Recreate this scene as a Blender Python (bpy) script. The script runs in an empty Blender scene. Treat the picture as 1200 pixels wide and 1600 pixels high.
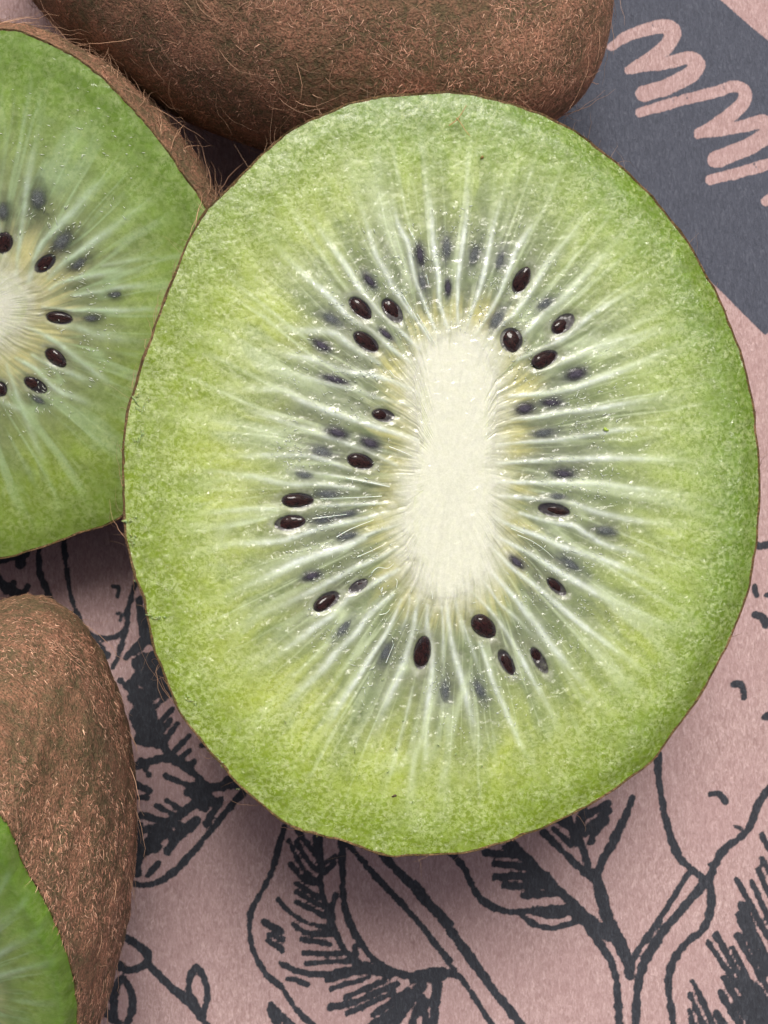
import bpy, math, random
import numpy as np
from mathutils import Vector
sc = bpy.context.scene
sc.unit_settings.system = 'METRIC'; sc.unit_settings.scale_length = 0.01      # 1 unit = 1 cm
rng = np.random.default_rng(7); random.seed(7)

# ------------------------------------------------------------------ camera, world, sun, exposure
CAM_H = 17.2; FPX = 2800.0                      # camera height above the paper; focal length for a 1200 px wide picture
cam = bpy.data.objects.new('camera', bpy.data.cameras.new('camera')); sc.collection.objects.link(cam)
cam.location = (0, 0, CAM_H); cam.data.sensor_fit = 'HORIZONTAL'; cam.data.sensor_width = 36
cam.data.lens = 36*FPX/1200; cam.data.clip_start = 0.1; cam.data.clip_end = 500
cam.data.dof.use_dof = True; cam.data.dof.focus_distance = 13.95; cam.data.dof.aperture_fstop = 1.5
sc.camera = cam
SUN_EL = math.radians(60); SUN_AZ = math.radians(8)      # azimuth measured from +Y towards +X
w = bpy.data.worlds.new('World'); sc.world = w; w.use_nodes = True
nt = w.node_tree; bg = nt.nodes['Background']; sky = nt.nodes.new('ShaderNodeTexSky'); sky.sky_type = 'NISHITA'
sky.sun_disc = False; sky.sun_elevation = SUN_EL; sky.sun_rotation = SUN_AZ; sky.air_density = .6; sky.dust_density = 8.0; sky.ozone_density = 0.0
nt.links.new(sky.outputs[0], bg.inputs[0]); bg.inputs[1].default_value = 0.07
sl = bpy.data.lights.new('sun', 'SUN'); sl.energy = 2.5; sl.angle = math.radians(24); sl.color = (1.0, .965, .92)
sun = bpy.data.objects.new('sun', sl); sc.collection.objects.link(sun)
sd = Vector((math.sin(SUN_AZ)*math.cos(SUN_EL), math.cos(SUN_AZ)*math.cos(SUN_EL), math.sin(SUN_EL)))
sun.rotation_euler = sd.to_track_quat('Z', 'Y').to_euler(); sun.location = sd*40
sc.view_settings.view_transform = 'Standard'; sc.view_settings.look = 'None'; sc.view_settings.gamma = 1
sc.view_settings.exposure = 0.36

# ------------------------------------------------------------------ numeric helpers
def lin(r, g, b):
    c = np.array([r, g, b])/255.; return np.where(c <= .04045, c/12.92, ((c+.055)/1.055)**2.4)
def sm(a, b, x):
    t = np.clip((x-a)/(b-a), 0, 1); return t*t*(3-2*t)
def unplane(px, c, n):
    px = np.asarray(px, float); c = np.asarray(c, float)
    d = np.stack([(px[..., 0]-600)/FPX, -(px[..., 1]-800)/FPX, -np.ones(px.shape[:-1])], -1)
    o = np.array([0, 0, CAM_H]); t = ((c-o)@n)/(d@n); return o + d*t[..., None]
def spl(p, N, closed=True):
    p = np.array(p, float); n = len(p)
    if closed: u = np.linspace(0, n, N, endpoint=False)
    else: u = np.linspace(0, n-1-1e-6, N)
    i = u.astype(int); f = (u-i)[:, None]
    g = (lambda k: p[(i+k) % n]) if closed else (lambda k: p[np.clip(i+k, 0, n-1)])
    a, b, c, d = g(-1), g(0), g(1), g(2)
    return .5*(2*b+(c-a)*f+(2*a-5*b+4*c-d)*f*f+(3*b-a-3*c+d)*f**3)
def arc_resample(q, N):                          # closed curve, equal arc length
    q2 = np.vstack([q, q[:1]]); s = np.r_[0, np.cumsum(np.linalg.norm(np.diff(q2, axis=0), axis=1))]
    u = np.linspace(0, s[-1], N, endpoint=False); return np.stack([np.interp(u, s, q2[:, k]) for k in range(q.shape[1])], -1)
def vnoise(x, y, seed=0):
    r = np.random.default_rng(seed); T = r.random((256, 256))
    xi = np.floor(x).astype(int); yi = np.floor(y).astype(int); fx = x-xi; fy = y-yi
    fx = fx*fx*(3-2*fx); fy = fy*fy*(3-2*fy)
    a = T[xi & 255, yi & 255]; b = T[(xi+1) & 255, yi & 255]; c = T[xi & 255, (yi+1) & 255]; d = T[(xi+1) & 255, (yi+1) & 255]
    return (a*(1-fx)+b*fx)*(1-fy)+(c*(1-fx)+d*fx)*fy
def fbm(x, y, s, octs=4, seed=0):
    v = 0; A = .5; t = 0
    for k in range(octs):
        v = v + A*vnoise(x/s*2**k+17*k, y/s*2**k+31*k, seed+k); t += A; A *= .55
    return v/t
def poly_dist(px, poly):                         # signed distance (positive inside) from points to a closed polygon
    d = np.full(len(px), 1e9); ins = np.zeros(len(px), bool)
    for a, b in zip(poly, np.roll(poly, -1, axis=0)):
        ab = b-a; t = np.clip(((px-a)@ab)/(ab@ab), 0, 1); q = px-a-t[:, None]*ab
        d = np.minimum(d, np.hypot(q[:, 0], q[:, 1]))
        cr = (a[1] > px[:, 1]) != (b[1] > px[:, 1])
        xx = a[0]+(px[:, 1]-a[1])*(b[0]-a[0])/(b[1]-a[1]+1e-12); ins ^= cr & (px[:, 0] < xx)
    return np.where(ins, d, -d)

# ------------------------------------------------------------------ object helpers
def mesh_np(name, V, Fq, mat, parent=None, org=None, cols=None, floats=None, smooth=True):
    V = np.asarray(V, float)
    if org is not None: V = V-np.asarray(org)
    Fq = np.asarray(Fq); k = Fq.shape[1]
    me = bpy.data.meshes.new(name); me.vertices.add(len(V)); me.vertices.foreach_set('co', V.astype(np.float32).ravel())
    me.loops.add(Fq.size); me.loops.foreach_set('vertex_index', Fq.astype(np.int32).ravel())
    me.polygons.add(len(Fq)); me.polygons.foreach_set('loop_start', np.arange(0, Fq.size, k, dtype=np.int32))
    me.update(calc_edges=True)
    me.polygons.foreach_set('use_smooth', np.full(len(Fq), smooth))
    for nm, c in (cols or {}).items():
        a = me.color_attributes.new(nm, 'FLOAT_COLOR', 'POINT'); c4 = np.ones((len(V), 4), np.float32); c4[:, :3] = c; a.data.foreach_set('color', c4.ravel())
    for nm, c in (floats or {}).items():
        a = me.attributes.new(nm, 'FLOAT', 'POINT'); a.data.foreach_set('value', np.asarray(c, np.float32))
    me.materials.append(mat); me.validate()
    o = bpy.data.objects.new(name, me); sc.collection.objects.link(o)
    if parent: o.parent = parent
    return o
def grid_faces(nu, nv, closed):                  # rows nv (0..nv-1) of nu vertices
    i = np.arange(nu if closed else nu-1); j = np.arange(nv-1); I, J = np.meshgrid(i, j); I = I.ravel(); J = J.ravel(); I2 = (I+1) % nu
    return np.stack([J*nu+I, J*nu+I2, (J+1)*nu+I2, (J+1)*nu+I], -1)
def thing(name, label, cat, loc, group=None):
    o = bpy.data.objects.new(name, None); sc.collection.objects.link(o); o.location = loc; o.empty_display_size = .5
    o['label'] = label; o['category'] = cat
    if group: o['group'] = group
    return o
def tag(o, label, cat, group=None):
    o['label'] = label; o['category'] = cat
    if group: o['group'] = group
    return o

# ------------------------------------------------------------------ materials
class NT:
    def __init__(s, name):
        s.m = bpy.data.materials.new(name); s.m.use_nodes = True; s.t = s.m.node_tree; s.p = s.t.nodes['Principled BSDF']; s.out = s.t.nodes['Material Output']
    def n(s, typ, **kw):
        x = s.t.nodes.new('ShaderNode'+typ)
        for k, v in kw.items():
            if k in ('inputs',): continue
            setattr(x, k, v)
        for k, v in kw.get('inputs', {}).items(): s.set(x.inputs[k], v)
        return x
    def set(s, sock, v):
        if isinstance(v, bpy.types.NodeSocket): s.t.links.new(v, sock)
        else: sock.default_value = v
    def obj(s): return s.n('TexCoord').outputs['Object']
    def noise(s, scale, detail=3, rough=.5, vec=None, dist=0):
        return s.n('TexNoise', inputs={'Vector': vec or s.obj(), 'Scale': scale, 'Detail': detail, 'Roughness': rough, 'Distortion': dist}).outputs['Fac']
    def ramp(s, fac, stops):
        r = s.n('ValToRGB', inputs={'Fac': fac}); e = r.color_ramp.elements
        while len(e) < len(stops): e.new(.5)
        for q, (p, c) in zip(e, stops): q.position = p; q.color = (*c, 1) if len(c) == 3 else c
        return r.outputs['Color']
    def fr(s, fac, a, b, lo=0., hi=1.):
        return s.n('MapRange', inputs={0: fac, 1: a, 2: b, 3: lo, 4: hi}).outputs[0]
    def mix(s, fac, a, b, mode='MIX'):
        x = s.n('Mix', data_type='RGBA', blend_type=mode); s.set(x.inputs[0], fac)
        s.set(x.inputs[6], a if isinstance(a, bpy.types.NodeSocket) else (*a, 1)); s.set(x.inputs[7], b if isinstance(b, bpy.types.NodeSocket) else (*b, 1)); return x.outputs[2]
    def math(s, op, a, b=0.):
        x = s.n('Math', operation=op); s.set(x.inputs[0], a); s.set(x.inputs[1], b); return x.outputs[0]
    def attr(s, name, out='Color'): return s.n('Attribute', attribute_name=name).outputs[out]
    def bump(s, h, dist, strength=1., normal=None):
        b = s.n('Bump', inputs={'Height': h, 'Distance': dist, 'Strength': strength})
        if normal: s.set(b.inputs['Normal'], normal)
        return b.outputs['Normal']
    def P(s, **kw):
        for k, v in kw.items(): s.set(s.p.inputs[k.replace('_', ' ')], v)
        return s.m

def flesh_material(name, wet=1., cellscale=1.):
    m = NT(name); base = m.attr('tint'); wetm = m.attr('cell', 'Fac')
    n1 = m.noise(32*cellscale, 3, .6, dist=.5); n2 = m.noise(70*cellscale, 3, .6); n3 = m.noise(9, 3, .55, dist=.4)
    v = m.n('TexVoronoi', feature='F1', inputs={'Vector': m.obj(), 'Scale': 34*cellscale, 'Randomness': 1.}).outputs['Distance']
    # films of juice round the pulp cells: meandering pale outlines with deeper green pockets between them
    rdg = m.math('ABSOLUTE', m.math('SUBTRACT', n1, .5)); line = m.fr(rdg, .035, .0, 0., 1.)
    big_ = m.noise(5, 3, .6); zone = m.math('MULTIPLY', wetm, m.fr(big_, .35, .6, .35, 1.))
    c = m.mix(m.math('MULTIPLY', m.math('MULTIPLY', m.fr(n1, .50, .62), zone), .40), base, (.66, .74, .40))
    c = m.mix(m.math('MULTIPLY', m.math('MULTIPLY', m.fr(n1, .44, .33), zone), .42), c, (.16, .24, .02))
    c = m.mix(m.math('MULTIPLY', m.math('MULTIPLY', line, zone), .30), c, (.74, .82, .52))
    c = m.mix(m.fr(n2, .3, .7, .22, 0.), c, (.40, .46, .20), 'MULTIPLY')
    damp = m.math('ADD', m.math('MULTIPLY', wetm, .8), .2); h = m.math('MULTIPLY', n1, damp)
    b1 = m.bump(h, .004*wet, .8); b2 = m.bump(m.math('MULTIPLY', n2, damp), .0015, .7, b1)
    return m.P(Base_Color=c, Roughness=m.fr(n3, .35, .65, .28, .5), Normal=b2, Subsurface_Weight=.55, Subsurface_Radius=(.8, .9, .4), Subsurface_Scale=.032,
               Specular_IOR_Level=.5, Coat_Weight=m.fr(m.noise(11, 3, .6, dist=.8), .42, .58, .15, .85*wet), Coat_Roughness=.05, Coat_Normal=m.bump(h, .016*wet, .9, m.bump(m.math('MULTIPLY', m.noise(13, 1, .5, dist=.5), damp), .085*wet, 1.)))
M = {}
M['flesh'] = flesh_material('kiwi_flesh'); M['flesh_smooth'] = flesh_material('kiwi_flesh_smooth', .35, .8)
def seed_material():
    m = NT('seed_shell'); n = m.noise(3.2, 4, .65, dist=.5)
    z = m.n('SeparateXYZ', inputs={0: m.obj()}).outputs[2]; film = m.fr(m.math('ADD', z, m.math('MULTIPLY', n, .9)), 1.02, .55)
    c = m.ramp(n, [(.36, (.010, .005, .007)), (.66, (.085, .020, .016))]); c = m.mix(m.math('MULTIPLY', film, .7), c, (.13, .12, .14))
    return m.P(Base_Color=c, Roughness=m.fr(n, .3, .7, .2, .45), Normal=m.bump(n, .25, .9), Coat_Weight=.5, Coat_Roughness=.07, Specular_IOR_Level=.4)
M['seed'] = seed_material()
def veil_material(name, alpha, cd, cl):
    m = NT(name); n = m.noise(3.5, 4, .7)
    r = m.n('VectorMath', operation='LENGTH', inputs={0: m.n('VectorMath', operation='MULTIPLY', inputs={0: m.obj(), 1: (1, 1, 0)}).outputs[0]}).outputs['Value']
    rr = m.math('ADD', r, m.math('MULTIPLY', m.math('SUBTRACT', n, .5), .9))
    a = m.fr(rr, 1.0, .35, 0., alpha)
    return m.P(Base_Color=m.ramp(n, [(.35, cd), (.72, cl)]), Roughness=.3, Alpha=a, Normal=m.bump(n, .04, .7), Coat_Weight=.4, Coat_Roughness=.12)
M['veil'] = veil_material('seed_under_pulp', .95, (.018, .014, .024), (.10, .09, .13))
M['ghost'] = veil_material('seed_deep_under_pulp', .62, (.05, .055, .075), (.22, .25, .26))
m = NT('pale_fibre'); M['fibre'] = m.P(Base_Color=(.80, .84, .74, 1), Roughness=.3, Subsurface_Weight=.3, Subsurface_Scale=.03, Coat_Weight=.5, Coat_Roughness=.1)
m = NT('pulp_crystal'); M['fleck'] = m.P(Base_Color=(.66, .72, .62, 1), Roughness=.2)
m = NT('pulp_shred'); M['pulp'] = m.P(Alpha=.5, Base_Color=(.46, .56, .22, 1), Roughness=.18, Subsurface_Weight=.3, Subsurface_Scale=.08, Normal=m.bump(m.noise(30), .02, .6), Coat_Weight=.6, Coat_Roughness=.08)
def skin_material(name, c0, c1, c2, s=1.):
    m = NT(name); v = m.n('Mapping', inputs={'Vector': m.obj(), 'Scale': (1, 1, 1)}).outputs[0]
    a = m.noise(2.6*s, 4, .6); b = m.noise(16*s, 4, .65, dist=.8); c = m.noise(55, 3, .6)
    col = m.mix(m.fr(b, .40, .62), c0, c1); col = m.mix(m.fr(c, .40, .60, .55, 0), col, (.06, .045, .028)); col = m.mix(m.math('MULTIPLY', m.fr(a, .45, .62), m.fr(c, .35, .7)), col, c2)
    return m.P(Base_Color=col, Roughness=.8, Specular_IOR_Level=.25, Normal=m.bump(c, .012, .8, m.bump(b, .04, .9)))
M['skin'] = skin_material('kiwi_skin', (.150, .118, .060), (.29, .155, .095), (.46, .22, .14))
M['rimskin'] = skin_material('kiwi_skin_edge', (.13, .10, .03), (.20, .11, .045), (.34, .21, .11), 2.)
def hair_material(name, rough=.5):
    m = NT(name); return m.P(Base_Color=m.attr('tint'), Roughness=rough, Specular_IOR_Level=.4)
M['hair'] = hair_material('kiwi_hair'); M['fuzz'] = hair_material('kiwi_fuzz', .75)

# ------------------------------------------------------------------ the printed paper
K = CAM_H/FPX
RG = {'A': (350, 1250, .29167), 'B': (650, 1250, .29167), 'C': (850, 1150, .29167), 'R': (750, 750, .375), 'D': (0, 1200, 1/3), 'E': (0, 1000, 1/3), 'G': (0, 700, 1/3), 'L': (800, 0, 1/3)}
INK = [
 # leafy sprig, lower middle
 ('A', 9, [(330,130),(290,260),(250,400),(190,510),(145,600),(135,700),(160,820),(230,940),(310,1010),(370,1100),(440,1180),(520,1240)]),
 ('A', 9, [(515,180),(520,340),(520,470),(550,580),(590,700),(650,810),(730,880),(820,920)]),
 ('A', 14, [(500,200),(515,330)]), ('A', 13, [(575,560),(580,690)]), ('A', 20, [(700,880),(900,940)]),
 ('A', 11, [(630,200),(635,350),(640,520),(670,650),(740,780),(820,870),(930,930),(1060,950),(1220,930)]),
 ('A', 10, [(640,210),(760,350),(880,480),(1000,610),(1100,730),(1220,880)]), ('A', 14, [(800,230),(900,350),(1000,450),(1080,540),(1220,680)]),
 ('A', 7.5, [(345,210),(380,290),(440,390),(500,440)]), ('A', 9, [(390,160),(440,230),(490,290)]), ('A', 8, [(385,215),(450,330),(520,400)]), ('A', 9, [(355,340),(420,420),(510,450)]),
 ('A', 9, [(385,445),(505,525)]), ('A', 8, [(380,490),(545,585)]), ('A', 9, [(375,540),(540,625)]), ('A', 8, [(285,530),(360,610),(450,660),(570,690)]), ('A', 10, [(365,665),(450,715),(590,715)]),
 ('A', 10, [(405,745),(580,780)]), ('A', 9, [(420,820),(640,828)]), ('A', 9, [(430,880),(700,860)]), ('A', 10, [(290,870),(400,920),(550,935),(760,890)]),
 ('A', 10, [(540,970),(700,930),(820,920)]), ('A', 8, [(565,1015),(790,950)]), ('A', 9, [(640,1065),(870,965)]), ('A', 11, [(560,1115),(700,1085),(940,980)]), ('A', 10, [(650,1150),(920,1030)]), ('A', 12, [(790,1160),(1000,1020)]),
 ('A', 13, [(205,650),(310,710)]), ('A', 9, [(235,720),(320,750)]), ('A', 9, [(230,750),(315,810)]), ('A', 10, [(335,955),(455,990)]), ('A', 8, [(530,350),(600,300)]), ('A', 9, [(530,400),(590,340)]),
 ('A', 8, [(575,600),(600,500)]), ('A', 9, [(715,870),(700,785)]), ('A', 17, [(250,1110),(290,1220)]), ('A', 12, [(245,1095),(370,1220)]),
 ('A', 24, [(790,1230),(960,1110),(1060,990)]), ('A', 16, [(900,1230),(1000,1090)]), ('A', 15, [(1000,1230),(1060,1060)]), ('A', 12, [(1120,1230),(1150,980)]), ('A', 18, [(1000,960),(1180,950)]), ('A', 12, [(1060,1050),(1090,1230)]),
 # stem and leaves, lower right
 ('B', 14, [(-20,440),(100,590),(200,720),(300,860),(400,1000),(480,1100),(590,1250)]), ('B', 9, [(-20,620),(80,740),(180,880),(280,1010),(420,1230)]),
 ('B', 15, [(-10,940),(120,920),(230,945)]), ('B', 11, [(110,950),(85,1230)]), ('B', 14, [(0,1150),(60,1090)]),
 ('B', 11, [(180,270),(260,370),(300,460),(370,550),(470,595),(560,600),(700,590),(840,570)]),
 ('B', 18, [(500,220),(600,330),(700,420),(800,520),(900,620),(980,700)]), ('B', 24, [(840,590),(1050,740)]), ('B', 15, [(920,680),(1000,790),(1060,900),(1080,1030),(1095,1240)]),
 ('B', 11, [(360,285),(560,300)]), ('B', 15, [(410,340),(640,370)]), ('B', 15, [(410,415),(720,410)]), ('B', 15, [(460,460),(740,470)]), ('B', 11, [(570,515),(760,500)]), ('B', 14, [(480,255),(620,330)]), ('B', 16, [(500,400),(700,440)]),
 ('B', 9, [(560,610),(620,660),(720,692),(800,672),(890,640)]), ('B', 12, [(620,590),(740,620),(850,590)]),
 ('B', 22, [(955,380),(985,480),(1015,600),(1060,720),(1100,800)]), ('B', 14, [(1090,780),(1130,880),(1150,960)]),
 ('B', 11, [(680,170),(760,250),(850,340),(950,430)]), ('B', 9, [(870,160),(900,280),(940,400)]), ('B', 13, [(1165,-20),(1120,100),(1060,220),(1000,330),(970,420)]),
 ('B', 13, [(1040,15),(870,110)]), ('B', 12, [(1045,50),(930,150),(900,190)]), ('B', 11, [(1020,110),(960,180),(935,235)]), ('B', 13, [(810,60),(860,240)]), ('B', 13, [(760,110),(880,170)]), ('B', 9, [(730,150),(840,250)]), ('B', 12, [(900,40),(880,160)]),
 ('C', 12, [(605,60),(610,110),(620,250),(650,430),(700,600),(760,690),(870,780)]), ('C', 10, [(775,740),(700,860),(600,1020),(490,1180),(470,1280)]), ('C', 14, [(865,790),(760,910),(650,1040),(560,1180),(510,1320),(490,1580)]),
 ('C', 12, [(1230,250),(1150,370),(1110,480),(1050,550),(960,620),(910,720),(890,790),(900,900),(860,1030),(760,1120),(690,1220),(670,1340),(700,1580)]),
 ('C', 17, [(360,1000),(430,1130),(470,1260)]), ('C', 10, [(890,315),(940,310),(975,360)]), ('C', 6, [(1020,485),(1070,500)]), ('C', 7, [(890,690),(930,700)]),
 ('C', 10, [(1165,520),(1230,650)]), ('C', 10, [(1165,655),(1230,760)]), ('C', 10, [(1145,705),(1230,900)]), ('C', 10, [(1110,770),(1160,880),(1230,1030)]), ('C', 10, [(1030,760),(1100,890),(1180,1040),(1230,1120)]),
 ('C', 14, [(1060,900),(1130,1060),(1230,1270)]), ('C', 12, [(1040,950),(1100,1080),(1200,1290)]), ('C', 11, [(1035,1065),(1110,1200),(1230,1400)]), ('C', 10, [(1010,1130),(1100,1310),(1180,1450)]), ('C', 11, [(920,1060),(1010,1220),(1130,1400)]),
 ('C', 10, [(875,1095),(950,1210),(1100,1420)]), ('C', 12, [(960,1290),(1100,1520)]), ('C', 12, [(940,1365),(1060,1560)]), ('C', 9, [(795,1310),(850,1420),(910,1560)]), ('C', 9, [(780,1380),(860,1560)]), ('C', 9, [(780,1470),(800,1560)]), ('C', 12, [(920,1480),(970,1560)]),
 ('C', 30, [(1120,1400),(1230,1580)]), ('C', 26, [(1040,1420),(1150,1580)]), ('C', 16, [(1130,1330),(1230,1480)]),
 ('R', 11, [(1160,275),(1230,268)]), ('R', 10, [(1142,440),(1155,485)]), ('R', 9, [(1195,480),(1220,480)]), ('R', 12, [(1140,560),(1180,575),(1192,610)]), ('R', 11, [(1060,852),(1092,858),(1105,910)]), ('R', 12, [(1182,990),(1215,985)]),
 # loops, lower left
 ('D', 13, [(540,770),(640,830),(690,880),(670,930),(600,950),(530,910)]), ('D', 16, [(690,920),(780,1010),(870,1090),(940,1170),(1010,1260)]), ('D', 11, [(940,1160),(890,1060),(890,990),(920,940),(960,1000),(970,1080),(945,1170)]),
 ('D', 12, [(540,1200),(530,1080),(570,990),(610,1050),(620,1120),(590,1210)]), ('D', 17, [(450,1110),(560,1210)]),
 # dark sprig left of the large half
 ('E', 10, [(590,1140),(700,1148),(800,1100),(900,1000),(1000,880),(1100,760),(1180,680),(1260,620)]), ('E', 13, [(630,595),(740,560),(820,560),(900,620),(980,690),(1080,670)]),
 ('E', 30, [(640,350),(700,470)]), ('E', 26, [(700,360),(745,490)]), ('E', 20, [(600,200),(700,350)]), ('E', 13, [(690,100),(700,300),(780,520),(900,620)]), ('E', 18, [(640,470),(760,490)]),
 ('E', 9, [(835,385),(770,470)]), ('E', 9, [(890,445),(820,520)]), ('E', 9, [(890,515),(840,560)]), ('E', 9, [(915,570),(870,600)]), ('E', 9, [(810,320),(740,400)]), ('E', 9, [(800,370),(760,430)]), ('E', 9, [(800,250),(720,320)]), ('E', 10, [(940,495),(980,490)]),
 ('E', 9, [(600,270),(680,330)]), ('E', 8, [(560,190),(670,290)]), ('E', 8, [(790,200),(720,280)]),
 ('E', 9, [(765,635),(900,690)]), ('E', 11, [(640,680),(705,710)]), ('E', 9, [(640,740),(690,740)]), ('E', 9, [(775,750),(870,815)]), ('E', 10, [(725,775),(850,840)]), ('E', 12, [(650,820),(840,870)]), ('E', 12, [(640,900),(820,860)]),
 ('E', 14, [(980,700),(870,800),(740,890),(640,1040)]), ('E', 22, [(870,710),(1030,770)]), ('E', 20, [(930,840),(800,950)]), ('E', 20, [(690,950),(800,900)]), ('E', 18, [(640,1000),(740,970)]), ('E', 10, [(745,1040),(690,1110)]),
 ('E', 14, [(860,870),(780,1000)]), ('E', 26, [(900,690),(960,790)]), ('E', 12, [(1040,740),(960,870)]), ('E', 13, [(1060,650),(1180,680)]), ('E', 14, [(650,860),(640,1110)]), ('E', 12, [(1000,700),(1150,670)]), ('E', 9, [(700,640),(660,560)]),
 ('G', 9.5, [(180,430),(185,580),(220,670),(262,790)]), ('G', 8.5, [(295,400),(310,560),(330,690),(370,800),(430,880),(520,890),(590,850),(600,750),(640,620)]), ('G', 15, [(430,890),(500,980)]), ('G', 8, [(590,860),(560,950),(525,1040)]),
 ('G', 6, [(525,650),(555,655),(550,700)]), ('G', 6, [(545,780),(570,775),(560,815)]), ('G', 16, [(-20,530),(130,490)]), ('G', 14, [(90,550),(110,480)]), ('G', 16, [(-20,590),(30,680)]), ('G', 9, [(50,690),(60,630)]), ('G', 10, [(100,710),(130,640)]), ('G', 11, [(20,645),(110,690)]),
 ('G', 16, [(650,700),(670,880)]), ('G', 34, [(680,780),(740,900)]), ('G', 22, [(620,960),(700,880)]), ('G', 34, [(640,1010),(760,990)]), ('G', 34, [(640,1080),(760,1070)]), ('G', 26, [(640,1180),(790,1120)]), ('G', 9, [(585,990),(640,930)]), ('G', 9, [(560,1090),(620,1140)]),
]
LET = [  # pale brush lettering left open in the dark block: x, y, width
 [(455,225,11),(540,168,17),(640,135,20),(720,122,22),(757,152,25),(725,215,24),(650,272,22),(590,308,19),(545,326,11)],
 [(545,326,11),(640,306,18),(740,290,20),(830,270,20),(868,300,26),(840,345,27),(760,390,26),(690,418,24),(610,440,25)],
 [(588,527,14),(700,497,16),(820,462,17),(960,428,18),(1050,402,18),(1093,432,20),(1075,492,22),(980,570,21),(865,630,12)],
 [(865,630,12),(960,613,17),(1080,592,20),(1180,570,22),(1215,610,26),(1170,652,27),(1080,700,26),(942,752,26)],
 [(918,843,15),(1050,812,17),(1200,770,18),(1330,735,19),(1400,760,20),(1380,820,22),(1290,890,21),(1180,950,12)]]
NICK = [[(648,95,2),(668,128,3)], [(805,432,2),(828,462,3)], [(980,382,2),(1000,418,3)], [(745,455,1.5),(760,476,3)], [(1135,770,2),(1155,795,3)], [(860,410,1.5),(872,432,3)]]
def stroke_field(X, Y, x0, y0, st, strokes):
    f = np.full(X.shape, -30.)
    for q in strokes:
        pts, flat = q; P = spl(pts, max(8, 6*len(pts)), False); n = len(P)-1; W_ = P[:, 2]; P = P[:, :2]
        for i in range(n):
            a, b = P[i], P[i+1]; r = W_[i]/2*(1 + (.10*math.sin(i*1.7+W_[0]*3) if not flat else 0)); pad = r+24
            i0, i1 = int((min(a[0], b[0])-pad-x0)/st), int((max(a[0], b[0])+pad-x0)/st)+2; j0, j1 = int((min(a[1], b[1])-pad-y0)/st), int((max(a[1], b[1])+pad-y0)/st)+2
            i0 = max(i0, 0); j0 = max(j0, 0)
            xs = X[j0:j1, i0:i1]; ys = Y[j0:j1, i0:i1]
            if xs.size == 0: continue
            ab = b-a; tr = ((xs-a[0])*ab[0]+(ys-a[1])*ab[1])/(ab@ab+1e-9); t = np.clip(tr, 0, 1); lab = math.sqrt(ab@ab)+1e-9
            d = np.hypot(xs-a[0]-t*ab[0], ys-a[1]-t*ab[1])
            if i == 0: d = np.where(tr < 0, np.maximum(np.abs((xs-a[0])*ab[1]-(ys-a[1])*ab[0])/lab, r-tr*lab), d)
            if i == n-1: d = np.where(tr > 1, np.maximum(np.abs((xs-a[0])*ab[1]-(ys-a[1])*ab[0])/lab, r+(tr-1)*lab), d)
            f[j0:j1, i0:i1] = np.maximum(f[j0:j1, i0:i1], r-d)
    return f
st = 3.6; xs = np.arange(-330, 1531, st); ys = np.arange(-330, 1931, st); X, Y = np.meshgrid(xs, ys)
conv = lambda r, p: [(RG[r][0]+RG[r][2]*x, RG[r][1]+RG[r][2]*y) for x, y in p]
ink = stroke_field(X, Y, xs[0], ys[0], st, [([(q[0], q[1], ww*(1.10 if ww < 15 else .88)*(.8+.25*math.sin(i*2.1+ww)**2)) for i, q in enumerate(conv(r, p))], 0) for r, ww, p in INK])
let = stroke_field(X, Y, xs[0], ys[0], st, [([(800+x/3, y/3, w_*1.0) for x, y, w_ in p], 1) for p in LET])
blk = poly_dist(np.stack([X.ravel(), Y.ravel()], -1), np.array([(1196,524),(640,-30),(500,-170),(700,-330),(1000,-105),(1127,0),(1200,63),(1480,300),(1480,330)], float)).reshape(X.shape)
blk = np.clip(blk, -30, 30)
nick = stroke_field(X, Y, xs[0], ys[0], st, [([(800+x/3, y/3, w_) for x, y, w_ in p], 1) for p in NICK])
wob = (fbm(X, Y, 7, 3, 5)-.5)*5.5
ink = np.maximum(ink+wob, np.minimum(blk+wob*.4, np.maximum(-let-(fbm(X, Y, 10, 3, 9)-.5)*4, nick)))
wx = (X-600)*K; wy = -(Y-800)*K
wz = (fbm(wx, wy, 5, 3, 21)-.5)*.05 - .02
V = np.stack([wx.ravel(), wy.ravel(), wz.ravel()], -1)
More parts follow.
